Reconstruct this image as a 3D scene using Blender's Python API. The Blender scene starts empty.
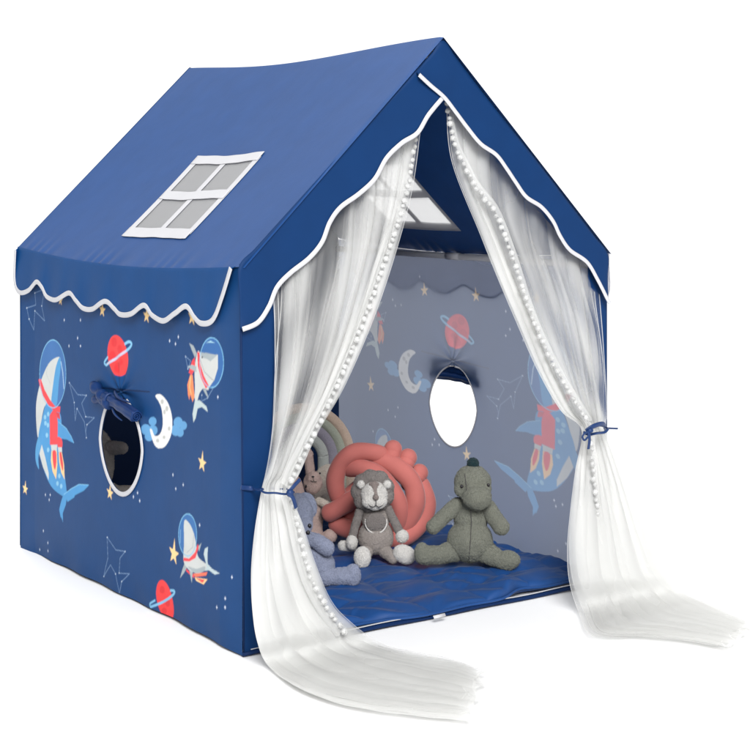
import bpy, bmesh, math, random
import numpy as np
from mathutils import Vector, Matrix, noise
random.seed(7)
rng = np.random.default_rng(5)
scene = bpy.context.scene
C = scene.collection

# ------------------------------------------------------------------ camera model (photo 750 px)
YAW, F, H0, S = 6.11704771e-01, 1.55978159e+03, 180.8, 1.07
CAM = np.array([-1.58193270, -2.71968620, 0.954413474]) * S
FW = np.array([math.sin(YAW), math.cos(YAW), 0.0]); RT = np.array([math.cos(YAW), -math.sin(YAW), 0.0]); UP = np.array([0, 0, 1.0])
W, D, HE, HR = 1.07, 1.2288, 0.8353, 1.3556
def up(u, v, ax, c):
    d = FW + RT * (u - 375) / F + UP * (H0 - v) / F
    return CAM + d * ((c - CAM[ax]) / d[ax])
def front(u, v, y=0.0): return up(u, v, 1, y)
def side(u, v, x=0.0): return up(u, v, 0, x)
def floor_(u, v, z=0.0): return up(u, v, 2, z)
def depth(p): return float((np.array(p) - CAM) @ FW)
def at_depth(u, v, d): return CAM + (FW + RT * (u - 375) / F + UP * (H0 - v) / F) * d

cd = bpy.data.cameras.new('camera'); cam = bpy.data.objects.new('camera', cd); C.objects.link(cam)
cam.location = CAM; cam.rotation_euler = (math.pi / 2, 0, -YAW)
cd.sensor_width = 36; cd.lens = F / 750 * 36; cd.shift_y = -(375 - H0) / 750; cd.clip_end = 200; cd.clip_start = .05
scene.camera = cam

# ------------------------------------------------------------------ node helpers
def mat(name):
    m = bpy.data.materials.new(name); m.use_nodes = True
    nt = m.node_tree; nt.nodes.clear()
    out = nt.nodes.new('ShaderNodeOutputMaterial')
    return m, nt, out
def N(nt, t, **k):
    n = nt.nodes.new(t)
    for a, b in k.items():
        if a.startswith('i_'): n.inputs[a[2:].replace('_', ' ')].default_value = b
        else: setattr(n, a, b)
    return n
def noise_bump(nt, scale, strength, dist, detail=3, prev=None):
    tc = N(nt, 'ShaderNodeTexCoord'); n = N(nt, 'ShaderNodeTexNoise'); n.inputs['Scale'].default_value = scale; n.inputs['Detail'].default_value = detail
    nt.links.new(tc.outputs['Object'], n.inputs['Vector'])
    b = N(nt, 'ShaderNodeBump'); b.inputs['Strength'].default_value = strength; b.inputs['Distance'].default_value = dist
    nt.links.new(n.outputs['Fac'], b.inputs['Height'])
    if prev: nt.links.new(prev.outputs['Normal'], b.inputs['Normal'])
    return b, n
def rgb(c): return (c[0], c[1], c[2], 1)
def cloth(name, col, trans=0.0, tcol=None, rough=.55, spec=.5, sheen=.15, attr=False, bump=.25, scale=900, mottle=.06):
    m, nt, out = mat(name)
    p = N(nt, 'ShaderNodeBsdfPrincipled'); p.inputs['Roughness'].default_value = rough
    p.inputs['Specular IOR Level'].default_value = spec; p.inputs['Sheen Weight'].default_value = sheen; p.inputs['Sheen Roughness'].default_value = .4
    b1, n1 = noise_bump(nt, 14, .25, .004, 4); b2, n2 = noise_bump(nt, scale, bump, .0006, 2, b1)
    nt.links.new(b2.outputs['Normal'], p.inputs['Normal'])
    hv = N(nt, 'ShaderNodeHueSaturation')
    mr = N(nt, 'ShaderNodeMapRange'); mr.inputs['To Min'].default_value = 1 - mottle * 2; mr.inputs['To Max'].default_value = 1 + mottle * 2
    nt.links.new(n1.outputs['Fac'], mr.inputs['Value']); nt.links.new(mr.outputs['Result'], hv.inputs['Value'])
    if attr:
        a = N(nt, 'ShaderNodeVertexColor'); a.layer_name = 'print'; nt.links.new(a.outputs['Color'], hv.inputs['Color'])
    else: hv.inputs['Color'].default_value = rgb(col)
    nt.links.new(hv.outputs['Color'], p.inputs['Base Color'])
    if trans > 0:
        t = N(nt, 'ShaderNodeBsdfTranslucent'); mx = N(nt, 'ShaderNodeMixShader'); mx.inputs[0].default_value = trans
        if attr:
            mc = N(nt, 'ShaderNodeMixRGB'); mc.inputs[0].default_value = .74; mc.inputs[2].default_value = rgb(tcol)
            nt.links.new(hv.outputs['Color'], mc.inputs[1]); nt.links.new(mc.outputs['Color'], t.inputs['Color'])
        else: t.inputs['Color'].default_value = rgb(tcol or col)
        nt.links.new(p.outputs[0], mx.inputs[1]); nt.links.new(t.outputs[0], mx.inputs[2]); nt.links.new(mx.outputs[0], out.inputs['Surface'])
    else: nt.links.new(p.outputs[0], out.inputs['Surface'])
    return m
def plush(name, col, scale=420, var=.12):
    m, nt, out = mat(name)
    p = N(nt, 'ShaderNodeBsdfPrincipled'); p.inputs['Roughness'].default_value = .95; p.inputs['Specular IOR Level'].default_value = .1
    p.inputs['Sheen Weight'].default_value = .5; p.inputs['Sheen Roughness'].default_value = .5; p.inputs['Sheen Tint'].default_value = rgb([min(1, x * 1.5 + .2) for x in col])
    b1, n1 = noise_bump(nt, 70, .5, .006, 4); b2, n2 = noise_bump(nt, scale, .9, .004, 4, b1)
    nt.links.new(b2.outputs['Normal'], p.inputs['Normal'])
    hv = N(nt, 'ShaderNodeHueSaturation'); hv.inputs['Color'].default_value = rgb(col)
    mr = N(nt, 'ShaderNodeMapRange'); mr.inputs['From Min'].default_value = .3; mr.inputs['From Max'].default_value = .7
    mr.inputs['To Min'].default_value = 1 - var; mr.inputs['To Max'].default_value = 1 + var
    nt.links.new(n2.outputs['Fac'], mr.inputs['Value']); nt.links.new(mr.outputs['Result'], hv.inputs['Value'])
    nt.links.new(hv.outputs['Color'], p.inputs['Base Color']); nt.links.new(p.outputs[0], out.inputs['Surface'])
    return m
def plain(name, col, rough=.5, spec=.5, coat=0):
    m, nt, out = mat(name); p = N(nt, 'ShaderNodeBsdfPrincipled'); p.inputs['Roughness'].default_value = rough
    p.inputs['Base Color'].default_value = rgb(col); p.inputs['Specular IOR Level'].default_value = spec; p.inputs['Coat Weight'].default_value = coat
    b, n = noise_bump(nt, 300, .1, .001, 2); nt.links.new(b.outputs['Normal'], p.inputs['Normal'])
    nt.links.new(p.outputs[0], out.inputs['Surface']); return m
def tulle(name, col=(.8, .8, .79), lo=.35, hi=.8, attr=True):
    m, nt, out = mat(name)
    d = N(nt, 'ShaderNodeBsdfDiffuse'); d.inputs['Color'].default_value = rgb(col)
    t = N(nt, 'ShaderNodeBsdfTranslucent'); t.inputs['Color'].default_value = rgb(col)
    mx = N(nt, 'ShaderNodeMixShader'); mx.inputs[0].default_value = .42
    nt.links.new(d.outputs[0], mx.inputs[1]); nt.links.new(t.outputs[0], mx.inputs[2])
    b, n = noise_bump(nt, 60, .3, .004, 4); nt.links.new(b.outputs['Normal'], d.inputs['Normal'])
    tr = N(nt, 'ShaderNodeBsdfTransparent'); mt = N(nt, 'ShaderNodeMixShader')
    nt.links.new(tr.outputs[0], mt.inputs[1]); nt.links.new(mx.outputs[0], mt.inputs[2])
    if attr:
        a = N(nt, 'ShaderNodeVertexColor'); a.layer_name = 'thread_density'; mr = N(nt, 'ShaderNodeMapRange')
        mr.inputs['To Min'].default_value = lo; mr.inputs['To Max'].default_value = hi
        nt.links.new(a.outputs['Color'], mr.inputs['Value']); nt.links.new(mr.outputs['Result'], mt.inputs[0])
    else: mt.inputs[0].default_value = hi
    nt.links.new(mt.outputs[0], out.inputs['Surface'])
    return m

NAVY = (.005, .050, .17)
M = {}
M['wall'] = cloth('printed_fabric', NAVY, .50, (.47, .50, .58), attr=True, sheen=0, spec=.15)
M['wall_low_trans'] = cloth('printed_fabric_low_trans', NAVY, .10, (.1, .12, .2), attr=True, sheen=0, spec=.18)  # same unlined fabric, translucency cut so inside light does not grey its colour
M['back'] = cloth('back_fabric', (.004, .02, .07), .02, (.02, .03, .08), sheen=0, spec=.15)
M['roof'] = cloth('roof_satin', (.012, .056, .19), .004, (.01, .04, .16), rough=.55, spec=.22, sheen=0)
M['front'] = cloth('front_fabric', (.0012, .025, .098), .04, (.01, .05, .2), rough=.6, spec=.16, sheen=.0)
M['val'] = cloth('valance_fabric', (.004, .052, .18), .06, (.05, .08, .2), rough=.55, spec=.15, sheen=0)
M['val_soft_shade'] = cloth('valance_fabric_soft_shade', (.004, .07, .25), .9, (.9, .9, .92), rough=.55, spec=.15, sheen=0)  # same valance fabric, made more translucent to lighten its shade on the wall
M['flap'] = cloth('flap_fabric', (.006, .028, .11), .03, (.01, .04, .2), rough=.5, spec=.2, sheen=0)
M['tape'] = cloth('white_bias_tape', (.47, .47, .49), 0, scale=1400, mottle=.03)
M['mesh'] = tulle('window_mesh', (.74, .74, .74), .6, .60, attr=False)
M['tulle'] = tulle('white_tulle', (.775, .775, .76), .06, .88)
M['trimband'] = tulle('trim_net', (.8, .8, .79), .6, .5, attr=False)
M['pom'] = plush('pompom_wool', (.84, .84, .83), 900, .06)
M['ribbon'] = cloth('navy_ribbon', (.008, .03, .11), 0, rough=.45, spec=.3, sheen=0)
M['pole'] = plain('white_pole', (.55, .55, .57), .35)
M['mat'] = cloth('mat_satin', (.006, .048, .18), 0, rough=.5, spec=.35, sheen=.06)
M['matedge'] = cloth('base_fabric', (.004, .018, .07), 0, spec=.12, sheen=0)
M['floor'] = plain('studio_white', (.9, .9, .9), .7, .2)

# ------------------------------------------------------------------ mesh helpers
def tag(o, label=None, cat=None, group=None, kind=None):
    if label: o['label'] = label
    if cat: o['category'] = cat
    if group: o['group'] = group
    if kind: o['kind'] = kind
    return o
def root(name, loc, label, cat, group=None):
    o = bpy.data.objects.new(name, None); o.empty_display_size = .1; C.objects.link(o); o.location = loc
    return tag(o, label, cat, group)
def wloc(p):
    v = Vector((0, 0, 0))
    while p is not None:
        v += p.location; p = p.parent
    return v
def link(name, me, m, parent=None):
    """mesh in world coordinates -> object under its parent (parents are unrotated at creation)"""
    for p in me.polygons: pass
    o = bpy.data.objects.new(name, me); C.objects.link(o)
    if m: me.materials.append(m)
    if parent:
        o.parent = parent
        off = wloc(parent); me.transform(Matrix.Translation(-off))
    return o
def smooth(me): me.polygons.foreach_set('use_smooth', np.ones(len(me.polygons), dtype=bool)); me.update()
def grid_mesh(name, P, keep=None, attr=None, attrname='print', flip=False):
    nv, nu = P.shape[:2]
    idx = np.arange(nv * nu).reshape(nv, nu)
    q = np.stack([idx[:-1, :-1], idx[:-1, 1:], idx[1:, 1:], idx[1:, :-1]], -1).reshape(-1, 4)
    if flip: q = q[:, ::-1]
    if keep is not None: q = q[keep.reshape(-1)]
    used = np.unique(q); remap = -np.ones(nv * nu, int); remap[used] = np.arange(len(used)); q = remap[q]
    V = P.reshape(-1, 3)[used]
    me = bpy.data.meshes.new(name)
    me.vertices.add(len(V)); me.vertices.foreach_set('co', V.astype(np.float32).ravel())
    me.loops.add(q.size); me.loops.foreach_set('vertex_index', q.astype(np.int32).ravel())
    me.polygons.add(len(q)); me.polygons.foreach_set('loop_start', (np.arange(len(q)) * 4).astype(np.int32))
    me.update(calc_edges=True); me.validate()
    if attr is not None:
        ca = me.color_attributes.new(attrname, 'FLOAT_COLOR', 'POINT')
        A = np.ones((len(V), 4), np.float32); A[:, :3] = attr.reshape(-1, 3)[used] if attr.ndim == 3 else attr.reshape(-1)[used][:, None]
        ca.data.foreach_set('color', A.ravel())
    smooth(me); return me
def catmull(P, n, closed=False):
    P = np.array(P, float); k = len(P)
    t = np.linspace(0, k if closed else k - 1, n, endpoint=not closed)
    i = np.minimum(np.floor(t).astype(int), (k if closed else k - 1) - (0 if closed else 1)); f = (t - i)[:, None]
    g = (lambda j: P[j % k]) if closed else (lambda j: P[np.clip(j, 0, k - 1)])
    p0, p1, p2, p3 = g(i - 1), g(i), g(i + 1), g(i + 2)
    return .5 * ((2 * p1) + (-p0 + p2) * f + (2 * p0 - 5 * p1 + 4 * p2 - p3) * f * f + (-p0 + 3 * p1 - 3 * p2 + p3) * f ** 3)
def tube(path, r, seg=10, flat=None, nrm=None, closed=False, caps=True):
    """swept tube: returns verts, faces. r scalar or per point; flat=(normal, ratio) squeezes along a normal"""
    P = np.array(path, float); n = len(P)
    r = np.broadcast_to(np.array(r, float), (n,))
    T = np.roll(P, -1, 0) - np.roll(P, 1, 0)
    if not closed: T[0] = P[1] - P[0]; T[-1] = P[-1] - P[-2]
    T /= np.linalg.norm(T, axis=1)[:, None] + 1e-12
    ref = np.array([0.13, .22, .96]) if nrm is None else np.array(nrm, float)
    V = []; prev = None
    for i in range(n):
        a = ref if (prev is None or nrm is not None) else prev
        a = a - T[i] * (a @ T[i]); a /= np.linalg.norm(a) + 1e-12
        b = np.cross(T[i], a); prev = a
        for k in range(seg):
            w = 2 * math.pi * k / seg
            V.append(P[i] + r[i] * (math.cos(w) * a * (flat or 1) + math.sin(w) * b))
    Fc = []
    for i in range(n if closed else n - 1):
        j = (i + 1) % n
        for k in range(seg): Fc.append((i * seg + k, i * seg + (k + 1) % seg, j * seg + (k + 1) % seg, j * seg + k))
    if caps and not closed:
        Fc.append(tuple(range(seg))[::-1]); Fc.append(tuple((n - 1) * seg + k for k in range(seg)))
    return V, Fc
def mesh_of(name, parts):
    V, Fc = [], []
    for v, f in parts:
        o = len(V); V += [tuple(map(float, q)) for q in v]; Fc += [tuple(i + o for i in q) for q in f]
    me = bpy.data.meshes.new(name); me.from_pydata(V, [], Fc); me.update()
    bm = bmesh.new(); bm.from_mesh(me); bmesh.ops.recalc_face_normals(bm, faces=bm.faces); bm.to_mesh(me); bm.free()
    smooth(me); return me
def ellipsoid(c, r, R=None, seg=20, ring=14):
    c = np.array(c, float); R = np.eye(3) if R is None else R
    V = [c + R @ np.array([0, 0, r[2]])]
    for i in range(1, ring):
        a = math.pi * i / ring
        for k in range(seg):
            b = 2 * math.pi * k / seg
            V.append(c + R @ np.array([r[0] * math.sin(a) * math.cos(b), r[1] * math.sin(a) * math.sin(b), r[2] * math.cos(a)]))
    V.append(c - R @ np.array([0, 0, r[2]])); Fc = []
    for k in range(seg): Fc.append((0, 1 + k, 1 + (k + 1) % seg))
    for i in range(ring - 2):
        for k in range(seg):
            a = 1 + i * seg; Fc.append((a + k, a + seg + k, a + seg + (k + 1) % seg, a + (k + 1) % seg))
    a = 1 + (ring - 2) * seg
    for k in range(seg): Fc.append((a + k, len(V) - 1, a + (k + 1) % seg))
    return V, Fc
def capsule(p0, p1, r0, r1):
    p0, p1 = np.array(p0, float), np.array(p1, float); L = np.linalg.norm(p1 - p0); T = (p1 - p0) / L
    pts, rs = [], []
    for a in np.linspace(-math.pi / 2 + .12, 0, 6): pts.append(p0 + T * r0 * math.sin(a)); rs.append(r0 * math.cos(a))
    for s in (.25, .5, .75): pts.append(p0 + (p1 - p0) * s); rs.append(r0 + (r1 - r0) * s)
    for a in np.linspace(0, math.pi / 2 - .12, 6): pts.append(p1 + T * r1 * math.sin(a)); rs.append(r1 * math.cos(a))
    return tube(pts, rs, 16)
def fur(me, spacing=.0013, length=.0032, seed=1, up_=.55):
    """adds short pile: one small blade per point, in the same mesh"""
    me.calc_loop_triangles(); nt_ = len(me.loop_triangles); ti = np.empty(nt_ * 3, np.int32); me.loop_triangles.foreach_get('vertices', ti); ti = ti.reshape(-1, 3)
    nv = len(me.vertices); co = np.empty(nv * 3, np.float32); me.vertices.foreach_get('co', co); co = co.reshape(-1, 3).astype(float)
    a, b, c = co[ti[:, 0]], co[ti[:, 1]], co[ti[:, 2]]; cr = np.cross(b - a, c - a); ar = np.linalg.norm(cr, axis=1) / 2
    R = np.random.default_rng(seed); n = int(ar.sum() / spacing ** 2)
    k = R.choice(nt_, n, p=ar / ar.sum()); u, v = R.random(n), R.random(n); sw = u + v > 1; u[sw] = 1 - u[sw]; v[sw] = 1 - v[sw]
    p = a[k] + (b[k] - a[k]) * u[:, None] + (c[k] - a[k]) * v[:, None]
    nn = cr[k] / (np.linalg.norm(cr[k], axis=1)[:, None] + 1e-12)
    t = np.array([0, 0, -1.]) + R.normal(0, .7, (n, 3)); t -= nn * (t * nn).sum(1)[:, None]; t /= np.linalg.norm(t, axis=1)[:, None] + 1e-9
    L = (length * R.uniform(.6, 1.25, n))[:, None]; d = t * math.sqrt(1 - up_ ** 2) + nn * up_; sd = np.cross(nn, t) * (spacing * .42)
    V = np.stack([p - sd - nn * .0004, p + sd - nn * .0004, p + d * L], 1).reshape(-1, 3)
    bm = bmesh.new(); bm.from_mesh(me); bm.free()
    F0 = [tuple(q.vertices) for q in me.polygons]
    m2 = bpy.data.meshes.new(me.name); m2.from_pydata(np.vstack([co, V]).tolist(), [], F0 + [(nv + 3 * i, nv + 3 * i + 1, nv + 3 * i + 2) for i in range(n)])
    smooth(m2); return m2
def fused(name, parts, voxel=.003, m=None, parent=None, fuzz=.0008, iters=3):
    me = mesh_of(name, parts)
    tmp = bpy.data.objects.new('tmp', me); C.objects.link(tmp)
    md = tmp.modifiers.new('r', 'REMESH'); md.mode = 'VOXEL'; md.voxel_size = voxel
    sm = tmp.modifiers.new('s', 'SMOOTH'); sm.factor = .5; sm.iterations = iters
    dg = bpy.context.evaluated_depsgraph_get(); dg.update()
    m2 = bpy.data.meshes.new_from_object(tmp.evaluated_get(dg))
    bpy.data.objects.remove(tmp); bpy.data.meshes.remove(me); m2.name = name
    n = len(m2.vertices); co = np.empty(n * 3, np.float32); nn = np.empty(n * 3, np.float32)
    m2.vertices.foreach_get('co', co); m2.vertices.foreach_get('normal', nn)
    co = co.reshape(-1, 3); nn = nn.reshape(-1, 3)
    d = np.array([noise.noise(Vector(p * 45)) * 1.6 + noise.noise(Vector(p * 190)) + random.uniform(-.35, .35) for p in co.astype(float)])
    co += nn * (d * fuzz)[:, None].astype(np.float32)
    m2.vertices.foreach_set('co', co.ravel()); smooth(m2)
    m2.materials.clear(); m2 = fur(m2, seed=len(m2.vertices)); m2.materials.clear()
    return link(name, m2, m, parent)
def wav(u, v, seed, n=9, f0=3, f1=14):
    r = np.random.default_rng(seed); o = 0
    for k in range(n):
        f = f0 + (f1 - f0) * k / n; a = r.uniform(0, 2 * np.pi); o = o + np.sin(f * (np.cos(a) * u + np.sin(a) * v) * 2 + r.uniform(0, 6.3)) / (1 + k * .6)
    return o / 2.2

# ------------------------------------------------------------------ studio floor + tent root
fl = mesh_of('floor', [([(-9, -8, 0), (9, -8, 0), (9, 5, 0), (-9, 5, 0)], [(0, 1, 2, 3)])])
for v in fl.vertices: v.co.z = -.004
tag(link('floor', fl, M['floor']), kind='structure')
tent = root('play_tent', (W / 2, 0, 0), 'blue fabric house-shaped children\'s play tent with white scalloped trim and tied-back net curtains', 'play tent')

# ------------------------------------------------------------------ printed side walls: pattern rasterised on a 1 mm canvas
PX = .001; CW, CH = int(D / PX), int(HE / PX)
def cvt(c): return np.array([(x / 255 / 12.92) if x / 255 < .04045 else ((x / 255 + .055) / 1.055) ** 2.4 for x in c])
K = 1.0
canvas = np.ones((CH, CW, 3)) * np.array(NAVY)
def tocan(pts):   # photo px on the left wall -> canvas coordinates (depth, height)
    o = []
    for u, v in pts:
        p = side(u, v); o.append((p[1] / PX, p[2] / PX))
    return np.array(o)
def fill(Q, col, a=1.0):
    x0, y0 = np.floor(Q.min(0)).astype(int) - 1; x1, y1 = np.ceil(Q.max(0)).astype(int) + 1
    x0, y0, x1, y1 = max(x0, 0), max(y0, 0), min(x1, CW), min(y1, CH)
    if x1 <= x0 or y1 <= y0: return
    X, Y = np.meshgrid(np.arange(x0, x1) + .5, np.arange(y0, y1) + .5); ins = np.zeros(X.shape, bool)
    for (ax, ay), (bx, by) in zip(Q, np.roll(Q, -1, 0)):
        if ay == by: continue
        ins ^= ((ay > Y) != (by > Y)) & (X < (bx - ax) * (Y - ay) / (by - ay) + ax)
    sub = canvas[y0:y1, x0:x1]; c = cvt(col) * K; sub[ins] = sub[ins] * (1 - a) + c * a
def Z(x0, y0, s): return lambda pts: [(x0 + x / s, y0 + y / s) for x, y in pts]
def poly(pts, col, sm=True, a=1.0):
    Q = tocan(pts)
    if sm: Q = catmull(Q, len(Q) * 8, True)
    fill(Q, col, a)
def ell(c, r, col, rot=0, a=1.0, z=None):
    t = np.linspace(0, 2 * np.pi, 48, endpoint=False); ca, sa = math.cos(rot), math.sin(rot)
    pts = [(c[0] + r[0] * math.cos(q) * ca - r[1] * math.sin(q) * sa, c[1] + r[0] * math.cos(q) * sa + r[1] * math.sin(q) * ca) for q in t]
    poly(z(pts) if z else pts, col, False, a)
def line(pts, col, w=.0018, a=1.0, closed=False, sm=False):
    Q = tocan(pts)
    if sm: Q = catmull(Q, len(Q) * 8, closed)
    if closed: Q = np.vstack([Q, Q[:1]])
    w = w / PX / 2
    for p, q in zip(Q[:-1], Q[1:]):
        d = q - p; L = np.linalg.norm(d)
        if L < 1e-6: continue
        d /= L; n = np.array([-d[1], d[0]]); e = d * w * .5
        fill(np.array([p - e + n * w, q + e + n * w, q + e - n * w, p - e - n * w]), col, a)
def ering(c, r, col, z, w=.0025, a=1):
    t = np.linspace(0, 2 * np.pi, 48, endpoint=False)
    line(z([(c[0] + r[0] * math.cos(q), c[1] + r[1] * math.sin(q)) for q in t]), col, w, a, True)
GR, GR2, BL, BL2, RED, CRM, PALE = (205, 208, 205), (165, 175, 178), (75, 150, 205), (110, 175, 215), (240, 72, 78), (250, 205, 150), (130, 190, 225)
# big shark in a helmet
A = Z(20, 330, 7.5)
ell((238, 330), (105, 255), (62, 112, 172), z=A)
poly(A([(290, 203), (215, 240), (155, 350), (118, 480), (105, 600), (112, 760), (126, 810), (145, 690), (175, 570), (235, 560), (270, 400), (298, 260)]), GR)
poly(A([(292, 205), (302, 260), (285, 400), (268, 560), (225, 560), (238, 420), (262, 280)]), (80, 155, 208))
poly(A([(190, 545), (255, 575), (300, 640), (305, 740), (285, 850), (310, 980), (335, 1110), (348, 1225), (325, 1248), (245, 1195), (195, 1120), (150, 1000), (125, 900), (125, 790), (150, 670)]), BL)
poly(A([(150, 860), (132, 930), (160, 1030), (205, 1128), (205, 1075), (178, 960)]), GR, False)
poly(A([(130, 790), (104, 880), (103, 980), (128, 1045), (124, 960), (138, 880)]), (85, 155, 205))
poly(A([(283, 688), (345, 740), (385, 800), (406, 850), (350, 822), (280, 812)]), BL, False)
line(A([(283, 690), (345, 738), (385, 800), (404, 846)]), PALE, .002)
poly(A([(124, 370), (142, 368), (172, 450), (215, 525), (255, 572), (298, 575), (294, 622), (240, 605), (200, 562), (152, 482), (130, 405)]), RED, False)
poly(A([(212, 640), (235, 605), (268, 610), (277, 700), (275, 860), (214, 862)]), RED, False)
poly(A([(262, 612), (292, 625), (296, 670), (275, 660)]), (215, 60, 70), False)
poly(A([(275, 805), (305, 815), (315, 850), (308, 885), (278, 880)]), RED)
poly(A([(222, 862), (272, 862), (270, 908), (226, 905)]), GR, False); poly(A([(278, 880), (310, 880), (312, 915), (282, 915)]), GR, False)
poly(A([(226, 908), (270, 908), (274, 1010), (264, 1120), (235, 1060), (222, 980)]), CRM, False); poly(A([(236, 912), (262, 912), (266, 990), (254, 1048), (240, 1000)]), RED)
poly(A([(284, 918), (310, 918), (328, 1010), (332, 1122), (305, 1070), (288, 990)]), CRM, False); poly(A([(292, 925), (306, 925), (320, 1010), (317, 1056), (300, 1000)]), RED)
poly(A([(322, 1235), (380, 1195), (440, 1155), (520, 1162), (480, 1205), (412, 1240), (408, 1255), (355, 1290), (348, 1270), (342, 1310), (318, 1375), (320, 1430), (300, 1400), (290, 1345), (305, 1285)]), BL, False)
line(A([(325, 1235), (385, 1190), (445, 1158), (515, 1162)]), PALE, .002)
line(A([(302, 1390), (320, 1440)]), (75, 130, 180), .0025)
for x, y in [(175, 655), (200, 632), (198, 715), (190, 790), (200, 900), (290, 1095), (275, 1152), (305, 1172), (178, 700)]: ell((x, y), (10, 18), (140, 195, 225), z=A)
line(A([(303, 238), (318, 320), (326, 440)]), (190, 215, 235), .0035)
ering((238, 330), (105, 255), PALE, A, .0026)
line(A([(200, 250), (185, 330), (215, 400)]), GR2, .0015)
# planet over the window
P_ = Z(90, 330, 5.77)
ell((160, 148), (54, 120), (238, 66, 66), -.12, z=P_)
for x, y, r in [(140, 70, 16), (172, 110, 14), (130, 150, 16), (160, 215, 18), (180, 185, 10)]: ell((x, y), (r, r * 1.8), (222, 52, 56), z=P_)
line(P_([(93, 203), (150, 163), (215, 113), (236, 82), (222, 68), (200, 80)]), PALE, .007, sm=True); line(P_([(93, 203), (84, 187), (106, 156)]), PALE, .006, sm=True)
line(P_([(100, 196), (150, 163), (205, 121)]), (215, 190, 205), .004)
# moon and clouds
for x, y, r in [(312, 575, 27), (350, 528, 22), (330, 615, 24), (352, 580, 26), (500, 535, 28), (532, 552, 22), (485, 580, 28), (512, 592, 22)]: ell((x, y), (r, r * 1.15), (98, 158, 206), z=P_)
poly(P_([(366, 380), (398, 374), (440, 425), (463, 510), (458, 600), (425, 668), (388, 684), (358, 660), (335, 580), (345, 575), (362, 612), (392, 600), (408, 545), (402, 460), (384, 412)]), (232, 232, 228))
for x, y, rx, ry in [(405, 415, 9, 14), (432, 455, 9, 16), (418, 475, 7, 14), (445, 570, 8, 12), (378, 640, 9, 11), (415, 620, 8, 10)]: ell((x, y), (rx, ry), (188, 188, 184), z=P_)
# pale shark, upper front
E_ = Z(160, 320, 8.333)
poly(E_([(332, 275), (300, 300), (285, 420), (288, 560), (285, 650), (305, 682), (330, 610), (362, 570), (412, 562)]), GR)
poly(E_([(235, 192), (275, 215), (305, 280), (288, 315), (262, 255)]), GR2, False)
poly(E_([(285, 310), (262, 340), (232, 440), (262, 458), (292, 400)]), RED, False)
poly(E_([(218, 388), (262, 372), (300, 388), (302, 435), (255, 412)]), GR2, False)
poly(E_([(246, 455), (220, 540), (226, 620), (238, 668), (246, 620), (268, 685), (284, 640), (268, 462)]), (245, 140, 90), False)
line(E_([(250, 470), (240, 560), (255, 620)]), CRM, .003)
ell((435, 355), (105, 208), (52, 104, 166), z=E_)
poly(E_([(330, 270), (400, 278), (492, 290), (492, 400), (460, 500), (415, 560), (375, 520), (340, 430), (325, 340)]), GR, False)
poly(E_([(330, 268), (400, 276), (488, 290), (425, 345), (395, 325), (350, 312)]), GR2, False)
line(E_([(335, 330), (370, 430), (440, 495), (460, 505)]), (140, 145, 150), .0018); ell((352, 310), (7, 9), (80, 80, 90), z=E_)
poly(E_([(308, 268), (328, 268), (336, 370), (368, 465), (412, 548), (385, 572), (342, 485), (314, 385)]), RED, False)
poly(E_([(355, 570), (385, 578), (410, 648), (388, 628)]), GR2, False)
poly([(194.6, 400), (200, 400.5), (207, 406.5), (208.5, 412), (202, 407), (197.5, 408.5), (195.5, 418), (193, 422.5), (192, 414)], (190, 205, 205), False)
poly(E_([(385, 190), (425, 172), (470, 195), (430, 188)]), (170, 215, 230), False)
ering((435, 355), (105, 208), PALE, E_, .0026)
# pale shark, lower front
D_ = Z(150, 490, 7.5)
poly(D_([(320, 628), (442, 614), (430, 640), (340, 652)]), (248, 120, 90), False); poly(D_([(335, 655), (442, 668), (410, 708), (350, 682)]), CRM, False); poly(D_([(345, 660), (420, 674), (400, 695)]), RED, False)
poly(D_([(258, 588), (330, 640), (332, 662), (268, 612)]), RED, False)
poly(D_([(405, 560), (428, 545), (410, 480), (418, 440), (444, 424), (440, 490), (442, 552), (480, 590), (540, 622), (500, 632), (452, 600), (420, 605)]), (190, 205, 208), False)
poly(D_([(256, 540), (236, 590), (214, 664), (250, 620), (278, 566)]), GR2, False); poly(D_([(288, 590), (312, 700), (320, 606)]), GR2, False); poly(D_([(362, 425), (392, 395), (372, 462)]), GR2, False)
ell((277, 338), (75, 158), (58, 112, 172), z=D_)
poly(D_([(248, 235), (285, 245), (322, 310), (346, 400), (365, 500), (432, 560), (410, 608), (340, 622), (280, 592), (243, 530), (247, 400)]), GR)
poly(D_([(280, 575), (350, 590), (420, 572), (408, 610), (340, 624)]), GR2)
poly(D_([(362, 402), (340, 465), (290, 515), (243, 508), (243, 533), (290, 537), (342, 510), (368, 430)]), RED, False)
line(D_([(330, 330), (318, 430), (270, 470)]), GR2, .0018)
ering((277, 338), (75, 158), PALE, D_, .0024); line(D_([(218, 300), (215, 400)]), (150, 195, 225), .002)
# planet at the hem
B_ = Z(0, 430, 3)
ell((488, 512), (23, 62), (238, 66, 66), -.18, z=B_)
for x, y in [(480, 480), (495, 520), (484, 545)]: ell((x, y), (7, 11), (222, 52, 56), z=B_)
line(B_([(446, 532), (480, 518), (510, 498), (518, 485), (505, 482)]), PALE, .006, sm=True); line(B_([(446, 532), (445, 522), (460, 512)]), PALE, .005, sm=True)
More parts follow.
